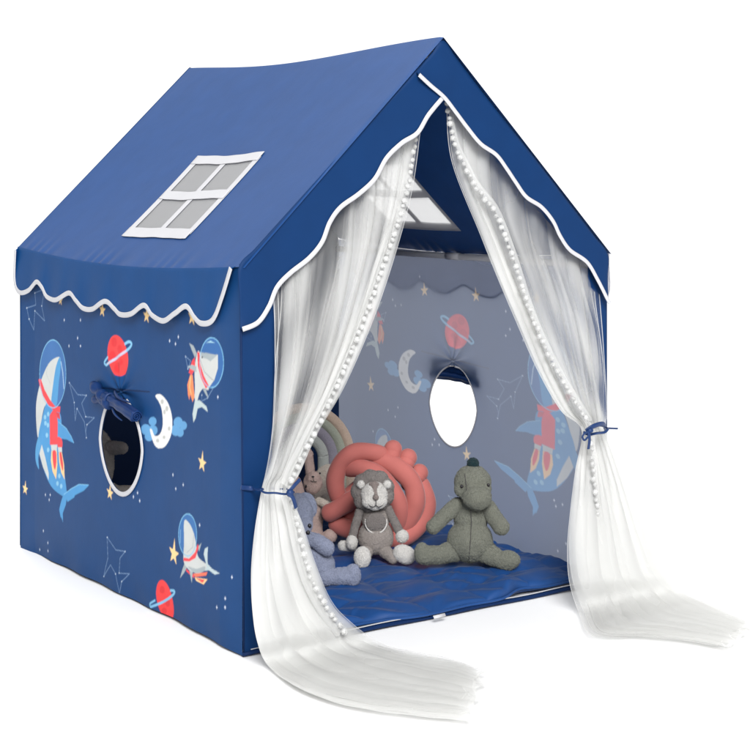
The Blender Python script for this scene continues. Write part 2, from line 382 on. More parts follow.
# constellations
CS = (150, 180, 215)
def const(pts, z=None, w=.0014):
    q = z(pts) if z else pts; line(q, CS, w, .75)
    for p in q[::2]: ell(p, (.45, .6), (210, 225, 240))
const([(370, 395), (435, 485), (500, 490), (465, 550), (495, 650), (560, 658), (505, 710), (495, 760), (500, 808), (485, 690), (430, 590), (415, 678), (408, 545), (370, 395)], A)
const([(320, 322), (345, 360), (372, 365), (357, 385), (355, 430), (384, 432), (362, 455), (355, 490), (345, 432), (330, 405), (308, 440), (322, 385), (320, 322)], B_)
const([(26, 308), (34, 305), (33, 293), (43, 289), (40, 306), (43, 321), (33, 311), (32, 330), (28, 319), (26, 308)])
const([(184.5, 356.5), (190, 361), (187, 369), (184.5, 356.5)]); const([(202, 395), (202, 401), (208, 398), (214, 388)])
# stars
def star(u, v, h, narrow=1.0):
    c = tocan([(u, v)])[0]; R = h * .0022 / PX * .62
    Q = []
    for k in range(10):
        a = math.pi / 2 + k * math.pi / 5 + .1; r = R if k % 2 == 0 else R * .4
        if k == 0: r *= 1.35
        Q.append((c[0] + r * math.cos(a), c[1] + r * math.sin(a)))
    fill(np.array(Q), (248, 212, 150))
for s_ in [(24.5, 489, 13), (109.5, 493, 14), (103, 310, 14), (145.5, 316, 14), (191.5, 317, 16), (202.5, 463, 16), (172, 554, 20), (60, 300, 12)]: star(*s_)
for u, v in [(69, 346), (81, 320), (78, 338), (81, 346), (168, 341), (177, 337), (174, 344), (171, 475), (182, 485), (174, 489), (132, 497), (138, 501), (136, 493), (42, 531), (47, 543), (37, 550), (47, 551), (219, 607), (227, 598), (227, 607), (233, 577), (200, 525), (44, 495), (49, 495), (48, 500), (219, 397), (64, 320), (150, 300), (212, 300)]:
    c = tocan([(u, v)])[0]; r = 3.1
    fill(c + np.array([(0, r * 1.7), (r * .5, r * .4), (r * 1.3, 0), (r * .5, -r * .4), (0, -r * 1.7), (-r * .5, -r * .4), (-r * 1.3, 0), (-r * .5, r * .4)]), (225, 232, 245))
# stitched seam above the window
line([(93, 387), (148, 392)], (10, 25, 60), .003)
# light blur = ink edge
for ax in (0, 1): canvas = .25 * np.roll(canvas, 1, ax) + .5 * canvas + .25 * np.roll(canvas, -1, ax)

WC = np.array([.592, .372]); WR = np.array([.108, .116])   # window centre (depth, height) and radii
def win_curve(t):
    """slightly pointed oval"""
    return np.stack([WC[0] + WR[0] * np.cos(t) * (1 - .12 * np.abs(np.sin(t))), WC[1] + WR[1] * np.sin(t)], -1)
def wall_off(y, z):
    """fabric relief of a side wall, outward positive (m)"""
    v = y / D; h = z / HE
    o = .0045 * np.sin(v * 9.5 + 1.2 + h * .8) + .0042 * wav(y, z * .35, 3, 7, 2, 11) * (1.1 - .4 * h)
    d = np.hypot((y - WC[0]) / 1.2, z - (WC[1] + .14)); ang = np.arctan2(z - (WC[1] + .13), y - WC[0])
    o = o + .004 * np.exp(-(d / .075) ** 2) * np.sin(ang * 9)
    o = o + .0022 * np.exp(-((z - .0) / .05) ** 2) * np.sin(v * 40) - .002 * np.exp(-((z) / .03) ** 2)
    edge = np.clip(np.minimum(v, 1 - v) * 14, 0, 1)
    return o * edge
SAG_E = lambda v: .024 * np.sin(np.pi * np.clip(v, 0, 1)) ** .9
def wall_point(y, z, off=0.0):
    """left wall: outward is -x"""
    return np.stack([-(wall_off(y, z) + off), y, z + 0 * y], -1)
def build_wall(rotate):
    ny, nz = 492, 334
    y = np.linspace(0, D, ny); h = np.linspace(0, 1, nz)
    Yg, Hg = np.meshgrid(y, h)
    top = HE - SAG_E(Yg / D) ; bot = .006 * np.sin(Yg * 9) * .4 + .004 * np.sin(Yg * 3.1)
    Zg = bot * (1 - Hg) ** 3 + Hg * top
    # snap rim
    dy, dz = (Yg - WC[0]), (Zg - WC[1]); t = np.arctan2(dz / WR[1], dy / WR[0]); cur = win_curve(t)
    rr = np.hypot(dy, dz); rc = np.hypot(cur[..., 0] - WC[0], cur[..., 1] - WC[1])
    ins = rr < rc
    cc = ins[:-1, :-1].astype(int) + ins[:-1, 1:] + ins[1:, :-1] + ins[1:, 1:]
    keep = cc < 2
    band = np.abs(rr - rc) < .0034
    touch = np.zeros_like(ins); k2 = (~keep)
    touch[:-1, :-1] |= k2; touch[:-1, 1:] |= k2; touch[1:, :-1] |= k2; touch[1:, 1:] |= k2
    tk = np.zeros_like(ins); touchk = keep
    tk[:-1, :-1] |= touchk; tk[:-1, 1:] |= touchk; tk[1:, :-1] |= touchk; tk[1:, 1:] |= touchk
    rim = touch & tk & band
    Yg = np.where(rim, cur[..., 0], Yg); Zg = np.where(rim, cur[..., 1], Zg)
    cx = np.clip(Yg / PX - .5, 0, CW - 1.001); cy = np.clip(Zg / PX - .5, 0, CH - 1.001)
    x0 = cx.astype(int); y0 = cy.astype(int); fx = (cx - x0)[..., None]; fy = (cy - y0)[..., None]
    col = (canvas[y0, x0] * (1 - fx) + canvas[y0, np.minimum(x0 + 1, CW - 1)] * fx) * (1 - fy) + (canvas[np.minimum(y0 + 1, CH - 1), x0] * (1 - fx) + canvas[np.minimum(y0 + 1, CH - 1), np.minimum(x0 + 1, CW - 1)] * fx) * fy
    P = wall_point(Yg, Zg)
    if rotate: P = rotw(P)
    return grid_mesh('side_wall', P, keep, col, flip=True)
def rotw(P):
    P = np.array(P, float); P = P.copy(); P[..., 0] = W - P[..., 0]; P[..., 1] = D - P[..., 1]; return P
def tri_strip(name, curve3, r, nrm, flat, m, parent, closed=False, seg=10):
    v, f = tube(curve3, r, seg, flat, nrm, closed); return link(name, mesh_of(name, [(v, f)]), m, parent)
for rot in (False, True):
    R_ = rotw if rot else (lambda p: np.array(p, float))
    nx = (1 if rot else -1)
    w = link('side_wall', build_wall(rot), M['wall' if rot else 'wall_low_trans'], tent)
    w['label'] = 'right navy wall printed with sharks in space helmets, seen from inside' if rot else 'left navy wall printed with sharks in space helmets, planets and stars'
    t = np.linspace(0, 2 * np.pi, 120, endpoint=False); cv = win_curve(t)
    cv = WC + (cv - WC) * 1.045
    ring = R_(wall_point(cv[:, 0], cv[:, 1], .0032))
    if rot: tri_strip('window_trim', R_(wall_point(*(WC + (cv - WC) / 1.045 * 1.004).T, .001)), .0026, (nx, 0, 0), .6, M['tape'], w, True)
    else:
        t2 = np.linspace(math.radians(112), math.radians(428), 120); c2 = WC + (win_curve(t2) - WC) * 1.045
        tri_strip('window_trim', wall_point(c2[:, 0], c2[:, 1], .0032), .0062, (nx, 0, 0), .35, M['tape'], w)
    # rolled-up window flap, crumpled at its tied end
    a, b = (side(100, 409), side(141, 417)) if rot else (side(110, 396), side(142, 416))
    n = 60; s = np.linspace(0, 1, n); path = a[None] * (1 - s[:, None]) + b[None] * s[:, None]
    path[:, 0] = -.015 - .004 * np.sin(s * 3); path[:, 2] += .006 * np.sin(s * 3.1)
    rad = (.011 + .0035 * s + .0016 * np.sin(s * 25) * (1 - s))
    v, f = tube(path, rad, 28, None, (1, 0, .2))
    v = [np.array(q) + .0016 * np.array([math.sin(i % 28 * .9 + (i // 28) * .05), 0, math.cos(i % 28 * 1.3)]) for i, q in enumerate(v)]
    parts = [(v, f)]
    T = (b - a) / np.linalg.norm(b - a)
    sp = [];
    for k in range(60):
        q = k / 59 * 4.6 * math.pi; rr = .0135 * (1 - k / 75)
        e1 = np.array([1, 0, 0.]); e2 = np.cross(T, e1); e2 /= np.linalg.norm(e2)
        sp.append(path[-1] + T * .002 + rr * (math.cos(q) * e1 + math.sin(q) * e2))
    parts.append(tube(sp, .0017, 6))
    a2, b2 = side(97, 384), side(118, 405)
    s = np.linspace(0, 1, 24); p2 = a2 * (1 - s[:, None]) + b2 * s[:, None]; p2[:, 0] = -.01 - .012 * s
    parts.append(tube(p2, .010 + .006 * np.sin(s * 9) ** 2, 14, None, (1, 0, 0)))
    p3 = side(98, 399) * (1 - s[:, None]) + side(119, 402) * s[:, None]; p3[:, 0] = -.009 - .012 * s
    parts.append(tube(p3, .007 + .004 * np.sin(s * 7 + 1) ** 2, 12, None, (1, 0, 0)))
    if rot: parts = parts[:1]
    for (pa, pb) in [] if rot else [((118, 404), (128, 420)), ((116, 400), (106, 391)), ((120, 392), (136, 402))]:
        q1, q2 = side(*pa), side(*pb); p4 = q1 * (1 - s[:, None]) + q2 * s[:, None]; p4[:, 0] = -.014 - .01 * np.sin(s * 3)
        parts.append(tube(p4, .0055 * (1.05 - s * .7), 10, .5, (1, 0, 0)))
    parts = [(R_(np.array(v)), f) for v, f in parts]
    link('rolled_flap', mesh_of('rolled_flap', parts), M['flap'], w)
    if rot:
        q1, q2 = side(102, 398, 0), side(139, 405, 0); p5 = q1 * (1 - s[:, None]) + q2 * s[:, None]; p5[:, 0] = -.016
        v, f = tube(p5, .016, 18, .5, (1, 0, 0)); link('rolled_flap', mesh_of('rolled_flap', [(R_(np.array(v)), f)]), M['flap'], w)
    # tie band around the roll
    tcirc = np.linspace(0, 2 * np.pi, 20, endpoint=False); cm = path[12]
    cir = [cm + (.0135) * (math.cos(q) * np.array([1, 0, 0]) + math.sin(q) * np.cross(T, [1, 0, 0])) for q in tcirc]
    v, f = tube(cir, .0035, 6, None, None, True); link('flap_tie', mesh_of('flap_tie', [(R_(np.array(v)), f)]), M['ribbon'], w)

# ------------------------------------------------------------------ back wall (plain) and roof
def back_wall():
    nu, nv = 60, 80
    P = np.zeros((nv, nu, 3))
    for j in range(nv):
        z = HR * j / (nv - 1) * .999
        half = W / 2 if z < HE else (W / 2) * (HR - z) / (HR - HE)
        x = np.linspace(W / 2 - half - .0015, W / 2 + half + .0015, nu)
        P[j, :, 0] = x; P[j, :, 2] = z * 1.003 + .002; P[j, :, 1] = D + .001 + .002 * wav(x, np.full(nu, z), 11)
    return grid_mesh('back_wall', P)
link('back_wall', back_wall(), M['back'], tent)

def roof_pt(s, y, side_):
    """s: 0 eave .. 1 ridge, y depth, side_ -1 left / +1 right"""
    v = y / D
    ez = HE - SAG_E(v); rz = HR - .020 * np.sin(np.pi * np.clip(v, 0, 1) ** 1.25) ** 1.3
    z = ez + (rz - ez) * s; x = (W / 2) * s
    sp_ = np.sin(np.pi * np.clip(s, 0, 1))
    sag = .012 * sp_ * np.sin(np.pi * np.clip(v, 0, 1))
    pk = .0022 * np.exp(-(s / .05) ** 2) * np.sin(y * 95 + 3 * np.sin(y * 17)) * (.4 + .6 * np.sin(y * 7) ** 2)
    wr = (.0036 * wav(y, s * .6, 21, 8, 2, 10) * np.maximum(sp_, 0) ** .5 + pk) * np.maximum(np.sin(np.pi * np.clip(v, 0, 1)), 0) ** .4
    nrm = np.array([-(HR - HE), 0, W / 2]); nrm = nrm / np.linalg.norm(nrm)
    off = -sag + wr + .004 - .003 * np.clip(-y / .014, 0, 1) ** 2
    X = x + nrm[0] * off; Zz = z + nrm[2] * off
    if side_ > 0: X = W - X
    return np.stack([X, y + 0 * X, Zz], -1)
def roof_inv(u, v):
    s = (HR - HE) / (W / 2); d = FW + RT * (u - 375) / F + UP * (H0 - v) / F
    t = -((CAM[2] - HE) - s * CAM[0]) / (d[2] - s * d[0]); p = CAM + d * t
    return p[0] / (W / 2), p[1]
WIN_S = (.130, .530); WIN_Y = (.384, .728)      # outer rectangle of the roof window on the slope
def roof(side_):
    ns, ny = 140, 260
    s = np.linspace(-.004, 1, ns); y = np.linspace(-.014, D + .004, ny)
    a = WIN_S[0] + .012, WIN_S[1] - .012; b = (WIN_Y[0] + .008, WIN_Y[1] - .008)
    if side_ > 0: b = (D - b[1], D - b[0])
    for arr, lims in ((s, a), (y, b)):
        for L in lims: arr[np.argmin(abs(arr - L))] = L
    Sg, Yg = np.meshgrid(s, y, indexing='ij'); P = roof_pt(Sg, Yg, side_)
    sc = .5 * (Sg[:-1, :-1] + Sg[1:, 1:]); yc = .5 * (Yg[:-1, :-1] + Yg[1:, 1:])
    keep = ~((sc > a[0]) & (sc < a[1]) & (yc > b[0]) & (yc < b[1]))
    return grid_mesh('roof_panel', P, keep, flip=side_ > 0)
def roof_patch(name, s0, s1, y0, y1, side_, off, m, parent, th=.0012, rag=.0):
    ns, ny = 30, 30
    Sg, Yg = np.meshgrid(np.linspace(s0, s1, ns), np.linspace(y0, y1, ny), indexing='ij')
    if rag: Sg = Sg + rag * np.sin(Yg * 61 + s0 * 40) * .4 + rag * np.sin(Yg * 23 + s1 * 9)
    if side_ > 0: Yg = D - Yg
    P = roof_pt(Sg, Yg, side_)
    n = np.array([-(HR - HE) * (1 if side_ < 0 else -1), 0, W / 2]); n /= np.linalg.norm(n)
    P = P + n * off
    me = grid_mesh(name, P, flip=side_ > 0); o = link(name, me, m, parent)
    if th: md = o.modifiers.new('thick', 'SOLIDIFY'); md.thickness = th; md.offset = 0
    return o
for side_ in (-1, 1):
    r = link('roof_panel', roof(side_), M['roof'], tent)
    r['label'] = 'left roof slope in smooth blue satin' if side_ < 0 else 'right roof slope, seen dark from inside'
    wn = roof_patch('roof_window', WIN_S[0] + .005, WIN_S[1] - .005, WIN_Y[0] + .004, WIN_Y[1] - .004, side_, -.0012, M['mesh'], r, 0)
    s0, s1 = WIN_S; y0, y1 = WIN_Y; sm, ym = (s0 + s1) / 2 + .005, (y0 + y1) / 2
    B = [(s0, s0 + .045, y0, y1), (s1 - .04, s1, y0, y1), (sm - .02, sm + .02, y0 + .001, y1 - .001)]
    for b in B: roof_patch('window_bar', *b, side_, .0030, M['tape'], wn, th=.0008, rag=.0022)
    for b in [(s0 + .02, s1 - .02, y0 - .002, y0 + .024), (s0 + .02, s1 - .02, y1 - .024, y1 + .002), (s0 + .04, s1 - .03, ym - .012, ym + .012)]:
        roof_patch('window_bar', *b, side_, .0016, M['tape'], wn, th=.0008)

# ------------------------------------------------------------------ side valances (scalloped) with white bias tape
SV = [(20.7, 250), (20, 280), (25, 291.7), (33, 290.7), (41.7, 281.7), (48, 286.7), (53, 296.7), (63, 299.5), (75, 292.7), (83, 300), (90, 308), (100, 308.5), (111.7, 301), (120, 308), (126.7, 314), (138, 313.5), (150, 305), (158, 315), (170, 320.5), (181.7, 313), (191.7, 306), (200, 316.7), (208, 323), (218, 320), (226.7, 300), (233, 283), (237.5, 268)]
for rot in (False, True):
    R_ = rotw if rot else (lambda p: np.array(p, float))
    L = catmull([side(*q)[1:] for q in SV], 240)
    L[:, 0] = np.clip(L[:, 0], .001, D + .012)
    n = len(L); yy = L[:, 0]; rows = 14
    s = np.linspace(0, 1, rows)[:, None]
    topz = HE - SAG_E(yy / D) + .002
    Zg = topz[None] * (1 - s) + np.minimum(L[:, 1], topz - .002)[None] * s; Yg = np.broadcast_to(yy, Zg.shape)
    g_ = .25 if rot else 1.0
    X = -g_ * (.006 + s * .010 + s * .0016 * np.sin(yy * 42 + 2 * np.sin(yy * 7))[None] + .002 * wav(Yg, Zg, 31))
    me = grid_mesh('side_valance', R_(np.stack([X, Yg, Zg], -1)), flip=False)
    o = link('side_valance', me, M['val_soft_shade' if rot else 'val'], tent); md = o.modifiers.new('t', 'SOLIDIFY'); md.thickness = .0015
    cur = np.stack([X[-1] - .001, Yg[-1], Zg[-1]], -1)
    tri_strip('edge_trim', R_(cur), .0028 if rot else .0068, ((1 if rot else -1), 0, 0), .28, M['tape'], o)

# ------------------------------------------------------------------ front columns + gable valance
def strip(name, outer, inner, y, m, parent=None, n=200, rows=12, wave=.004, seed=1, bulge=0):
    o = catmull([front(*q, y) for q in outer], n); i = catmull([front(*q, y) for q in inner], n)
    s = np.linspace(0, 1, rows)[:, None, None]
    P = o[None] * (1 - s) + i[None] * s
    P[..., 1] = y - wave * wav(P[..., 0] * 1.3, P[..., 2], seed) * .8 - s[..., 0] * bulge
    me = grid_mesh(name, P); ob = link(name, me, m, parent); md = ob.modifiers.new('t', 'SOLIDIFY'); md.thickness = .0016; md.offset = 0
    return ob, P[-1]
def lin(a, b, k): return [(a[0] + (b[0] - a[0]) * i / (k - 1), a[1] + (b[1] - a[1]) * i / (k - 1)) for i in range(k)]
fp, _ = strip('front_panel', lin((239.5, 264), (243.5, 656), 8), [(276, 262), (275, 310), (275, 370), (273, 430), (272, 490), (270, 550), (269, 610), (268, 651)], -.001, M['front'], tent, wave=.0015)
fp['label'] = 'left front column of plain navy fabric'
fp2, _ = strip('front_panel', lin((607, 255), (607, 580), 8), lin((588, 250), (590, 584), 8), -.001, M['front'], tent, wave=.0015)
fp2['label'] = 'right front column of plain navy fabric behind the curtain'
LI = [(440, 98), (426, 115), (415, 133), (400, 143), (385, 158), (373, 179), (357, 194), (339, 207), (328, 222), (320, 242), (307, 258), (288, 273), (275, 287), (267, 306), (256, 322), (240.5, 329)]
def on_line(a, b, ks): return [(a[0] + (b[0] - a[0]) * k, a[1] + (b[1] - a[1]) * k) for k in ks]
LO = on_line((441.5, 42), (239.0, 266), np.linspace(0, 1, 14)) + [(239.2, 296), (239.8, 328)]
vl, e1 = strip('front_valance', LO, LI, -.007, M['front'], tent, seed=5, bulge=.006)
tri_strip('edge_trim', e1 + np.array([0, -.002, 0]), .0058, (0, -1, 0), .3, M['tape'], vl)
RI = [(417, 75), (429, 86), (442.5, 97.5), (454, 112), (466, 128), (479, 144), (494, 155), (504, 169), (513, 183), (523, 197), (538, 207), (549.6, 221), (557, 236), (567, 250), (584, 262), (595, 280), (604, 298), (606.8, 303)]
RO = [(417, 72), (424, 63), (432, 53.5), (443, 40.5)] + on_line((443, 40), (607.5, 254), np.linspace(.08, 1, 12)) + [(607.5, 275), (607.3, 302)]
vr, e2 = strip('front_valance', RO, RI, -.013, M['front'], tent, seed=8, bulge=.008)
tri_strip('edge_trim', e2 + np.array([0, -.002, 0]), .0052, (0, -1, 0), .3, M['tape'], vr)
# dark narrow turn-in seams along the corners
for (a, b) in (((240.6, 268), (244, 655)),):
    v, f = tube([front(*a, -.002), front(*b, -.002)], .0022, 6); link('corner_seam', mesh_of('corner_seam', [(v, f)]), M['matedge'], tent)

# ------------------------------------------------------------------ poles
def pole(a, b, r=.009, joint=None):
    v, f = tube([a, b], r, 16); ps = [(v, f)]
    o = link('pole', mesh_of('pole', ps), M['pole'], tent)
    a, b = np.array(a), np.array(b); c = a * .5 + b * .5; T = (b - a) / np.linalg.norm(b - a)
    v, f = tube([c - T * .03, c + T * .03], r * 1.18, 16); link('pole_joint', mesh_of('pole_joint', [(v, f)]), M['pole'], o)
for x in (.016, W - .016): pole((x, .02, HE - .03), (x, D - .02, HE - .03))
pole((W / 2, .02, HR - .035), (W / 2, D - .02, HR - .035))
# base strip along the front opening: dark band with a white tape line
def bar(name, p0, p1, h, d, m, parent):
    p0, p1 = np.array(p0, float), np.array(p1, float); n = 50; s = np.linspace(0, 1, n)[:, None]; c = p0 * (1 - s) + p1 * s
    c[:, 2] += .0012 * np.sin(s[:, 0] * 23)
    v, f = tube(c, h / 2, 10, None, None); v = [(q[0], c0[1] + (q[1] - c0[1]) * d / h, q[2]) for q, c0 in zip(v, np.repeat(c, 10, 0))]
    return link(name, mesh_of(name, [(v, f)]), m, parent)
bs = bar('base_band', (.0, .0, .003), (W, .0, .003), .010, .016, M['matedge'], tent)
bar('base_tape', (.02, -.001, .0105), (W - .01, -.001, .0105), .002, .006, M['tape'], bs)

# ------------------------------------------------------------------ floor mat
def mat_mesh():
    nx, ny = 260, 260
    xs = np.linspace(.012, W - .012, nx); ys = np.linspace(0, 1, ny)
    X, V = np.meshgrid(xs, ys)
    fy = .006 + .012 * np.sin(X * 7 + .5) + .006 * np.sin(X * 23) + .028 * np.exp(-((X - .80) / .06) ** 2) + .01 * np.exp(-((X - .97) / .05) ** 2)
    Y = fy + V * (D - .02 - fy)
    # quilted puffs, squashed and creased
    wx, wy = X + .02 * np.sin(Y * 14), Y + .02 * np.sin(X * 12)
    q = np.abs(np.sin(wx * math.pi / .17)) ** .5 * np.abs(np.sin(wy * math.pi / .15 + .5)) ** .5
    Zm = .017 + .012 * q + .0045 * wav(X * 2, Y * 2, 41, 10, 3, 20) + .0035 * np.sin(60 * (X * .5 + Y) + 3 * np.sin(X * 17)) * np.exp(-(Y / .4) ** 2)
    rg = 1 - np.abs(wav(X * 3, Y * 4, 77, 10, 3, 22)); Zm += .0035 * np.clip(rg - .55, 0, 1) ** 1.5 * 3
    rg = 1 - np.abs(wav(X * 1.5 + Y * .5, Y * 2.5, 78, 8, 2, 12)); Zm += .003 * np.clip(rg - .6, 0, 1) ** 1.5 * 3
    Zm += .012 * np.exp(-((X - .80) / .05) ** 2 - (Y / .12) ** 2)
    # rounded front edge
    e = np.clip((Y - fy) / .016, 0, 1); Zm = .008 + (Zm - .008) * np.sqrt(1 - (1 - e) ** 2)
    top = np.stack([X, Y, Zm], -1)
    skirt = top[:1].copy(); skirt[..., 2] = .006; skirt[..., 1] += .004
    return grid_mesh('floor_mat', np.concatenate([skirt, top]))
mt = root('floor_mat', (W / 2, D / 2, 0), 'quilted royal blue padded mat covering the tent floor', 'mat')
pad = link('pad', mat_mesh(), M['mat'], mt)
xs = np.linspace(.014, W - .014, 120); fy = .006 + .012 * np.sin(xs * 7 + .5) + .006 * np.sin(xs * 23) + .028 * np.exp(-((xs - .80) / .06) ** 2) + .01 * np.exp(-((xs - .97) / .05) ** 2)
v, f = tube(np.stack([xs, fy - .002, .012 + .004 * np.exp(-((xs - .8) / .05) ** 2) + 0 * xs], -1), .0034, 8); link('edge_piping', mesh_of('edge_piping', [(v, f)]), M['mat'], mt)
p = floor_(441, 617, .012)
v, f = tube([p + np.array([-.016, .007, .0]), p + np.array([.018, .007, .001])], .0042, 8, .12, (0, -.8, .6)); link('care_tag', mesh_of('care_tag', [(v, f)]), M['tape'], mt)

# ------------------------------------------------------------------ curtains
def resample(P, n): return catmull(P, n)
def curtain(outer_h, inner_h, ytop, ytie, outer_l, inner_l, nfloor, seed, label, pom_up, pom_low, folds):
    """outer/inner: px polylines; *_l lower parts whose last nfloor rows lie on the floor"""
    k = len(outer_h); ys = np.linspace(ytop, ytie, k)
    yo = np.linspace(-.020, ytie, k); yo[0] = ytop
    Lo = [front(*q, y) for q, y in zip(outer_h, yo)]; In = [front(*q, y - .01) for q, y in zip(inner_h, ys)]
    def low(pl, y0):
        m = len(pl) - nfloor; td = floor_(*pl[m], .006)
        out = []
        for j, q in enumerate(pl):
            if j < m: f = (j + 1) / (m + .4); out.append(front(*q, y0 + (td[1] - y0) * f ** 1.3))
            else: out.append(floor_(*q, .006))
        return out
    Lo += low(outer_l[0:], ytie); In += low(inner_l[0:], ytie - .01)
    nt, ns = 300, 330
    Lo = resample(Lo, nt); In = resample(In, nt)
    R = np.random.default_rng(seed)
    hangN = k + len(outer_l) - nfloor; tt = np.linspace(0, 1, nt) * (k + len(outer_l) - 1)
    s = np.linspace(0, 1, ns)
    T, Sg = np.meshgrid(tt, s, indexing='ij')
    tie = k - 1
    def fold(ph, nfold, seed2):
        R2 = np.random.default_rng(seed2)
        # irregular fold spacing
        base = s + .03 * np.sin(s * 9 + R2.uniform(0, 6)) + .015 * np.sin(s * 23 + R2.uniform(0, 6))
        drift = .25 * np.sin(T * .55 + R2.uniform(0, 6)) + .12 * np.sin(T * 1.3 + Sg * 4)
        a = 2 * np.pi * nfold * base[None] + ph + drift * 2
        amp = .55 + .45 * np.sin(base[None] * 13 + R2.uniform(0, 6)) * np.cos(T * .4)
        up_ = np.clip(T / 2.5, 0.15, 1)
        over = (1.35 * np.clip(amp + .35, 0, 1.3)) * (.35 + .65 * up_) * (1 - .6 * np.clip((T - tie) / 4, 0, 1))
        w = Sg + over / (2 * np.pi * nfold) * np.sin(a)
        w2 = w + .012 * np.sin(T * .9 + Sg * 31)
        env = np.clip(np.minimum(Sg, 1 - Sg) * 14, 0, 1)
        w = Sg * (1 - env) + w2 * env
        env = np.clip(np.minimum(Sg, 1 - Sg) * 6, 0, 1)
        fl_ = np.clip((T - tie - .3) / 2.6, 0, 1); fl_ = fl_ * fl_ * (3 - 2 * fl_)
        a3 = 2 * np.pi * (2.6 + .5 * seed2 % 3) * (s[None] + .05 * np.sin(s[None] * 7 + ph)) + ph * 1.7 + .5 * np.sin(T * .7 + Sg * 3)
        w3 = Sg + .014 * np.sin(a3) * env; w = w * (1 - fl_) + w3 * fl_
        cz = np.cos(a) * amp * (1 - fl_) + np.cos(a3) * .6 * fl_ + .25 * wav(Sg * 3 + T * .1, T * .35, seed2, 7, 1, 7) * fl_
        return w, cz, env
        return w, np.cos(a) * amp, env
    parts = []; mesh_parts = []
    for layer in range(3):
        w, dz, env = fold(layer * 2.1 + seed, folds + layer * 2.3, seed * 7 + layer)
        # tulle layers do not share their edges exactly
        sh = [0, .03, .07][layer]; w = sh * (.5 + .5 * np.sin(T * .8 + layer)) + w * (1 - sh * 1.6)
        P = Lo[:, None, :] * (1 - w[..., None]) + In[:, None, :] * w[..., None]
        width = np.linalg.norm(In - Lo, axis=1)[:, None]
        A_ = np.clip(width * .05, .004, .016)
        hang = np.clip((hangN - T + .6) / 3.2, 0, 1); hang = hang * hang * (3 - 2 * hang)
        dirn = np.array([-.35, -1, 0]); dirn = dirn / np.linalg.norm(dirn)
        bunch = .022 * np.exp(-((T - tie) / .9) ** 2)
        P = P + dirn * ((A_ * dz * env + layer * -.004 + .002 - bunch * np.sin(np.pi * np.clip(w, 0, 1))) * (.18 + .82 * hang) * (1 - .35 * np.clip((T - tie) / 2, 0, 1)))[..., None]
        lift = (1 - hang) * (.002 + .0015 * layer + .0035 * np.clip(dz, 0, 1) * env + .002 * (wav(P[..., 0] * 4, P[..., 1] * 4, seed + layer) + 1))
        P[..., 2] += lift
        # belly of cloth where it breaks onto the floor
        br = np.exp(-((T - hangN) / .8) ** 2); P[..., 2] += .004 * br * np.clip(dz, -.4, 1) * env
        # ragged cut end
        if True:
            endw = np.clip(T - (tt[-1] - 1), 0, 1) ** 2
            dirn2 = (Lo[-1] - Lo[-12] + In[-1] - In[-12]); dirn2 /= np.linalg.norm(dirn2)
            P += dirn2 * (endw * .020 * (np.sin(Sg * 8 + seed + layer * 2) + .3 * np.sin(Sg * 19)))[..., None]
        P[..., 2] = np.maximum(P[..., 2], .001 + .002 * layer)
        dens = .22 + .42 * wav(np.broadcast_to(s * 9, P.shape[:2]), T * .05, seed + 50 + layer, 9, 1, 5) * (1 - .7 * np.clip((T - tie) / 2, 0, 1)) + .10 * np.sin(T * 2 + Sg * 9)
        dens += .5 * np.exp(-((T - tie) / 1.2) ** 2) + .62 * np.clip((T - tie) / 2, 0, 1) - .10 * np.clip((T - hangN) / 3, 0, 1) - .55 * np.clip((Sg - .84) * 6.2, 0, 1) * np.clip((T - tie - .3) / 1, 0, 1)
        dens += .45 * np.clip((Sg - .35) * 2, 0, 1) * np.clip(T / 3, 0.2, 1) * np.clip(tie + 1.5 - T, 0, 1)
        dens = np.where((np.minimum(Sg, 1 - Sg) < .005) | (T > tt[-1] - .12), .9, dens)
        mesh_parts.append((P, np.clip(dens, 0, 1)))
    kp = np.ones((3 * nt - 1, ns - 1), bool); kp[nt - 1] = False; kp[2 * nt - 1] = False
    me = grid_mesh('curtain', np.concatenate([q[0] for q in mesh_parts]), kp, np.concatenate([q[1] for q in mesh_parts]), 'thread_density')
    o = link('curtain', me, M['tulle'], tent); o['label'] = label
    # pompom trim
    def pline(pl, ya, yb): return [front(*q, y) for q, y in zip(pl, np.linspace(ya, yb, len(pl)))]
    Pp = []
    a = catmull(pline(pom_up, ytop - (.022 if seed % 2 else .008), ytie - (.034 if seed % 2 else .024)), 200); b = catmull(pline(pom_low[0], ytie - .038, pom_low[1]), 140)
    for seg_ in (a, b):
        L = np.concatenate([[0], np.cumsum(np.linalg.norm(np.diff(seg_, axis=0), axis=1))]); m = int(L[-1] / .0165)
        for j in range(m + 1):
            if seg_ is b and j == 0: continue
            d = L[-1] * j / m; Pp.append([np.interp(d, L, seg_[:, c]) for c in range(3)])
    for seg_ in (a, b):
        n_ = len(seg_); P = np.zeros((5, n_, 3))
        tv = np.gradient(seg_, axis=0); tv /= np.linalg.norm(tv, axis=1)[:, None]; sd = np.cross(tv, [0, 1, 0]); sd /= np.linalg.norm(sd, axis=1)[:, None]
        sd *= np.sign(sd[:, :1]) * (1)
        for r_ in range(5): P[r_] = seg_ + sd * (.004 + (r_ / 4) * .016) * (1 if seed % 2 else -1) + np.array([0, .004 + .003 * math.sin(r_ * 2), 0])
        link('trim_band', grid_mesh('trim_band', P), M['trimband'], o)
    return o, Pp
pom_me = []
for k in range(3):
    v, f = ellipsoid((0, 0, 0), (.0050, .0046, .0050), None, 18, 12)
    r_ = np.random.default_rng(k); v = [np.array(q) * (1 + .07 * r_.uniform(-1, 1)) for q in v]
    me = fur(mesh_of('pompom', [(v, f)]), .0009, .0026, k, .85); me.name = 'pompom'; me.materials.append(M['pom']); pom_me.append(me)
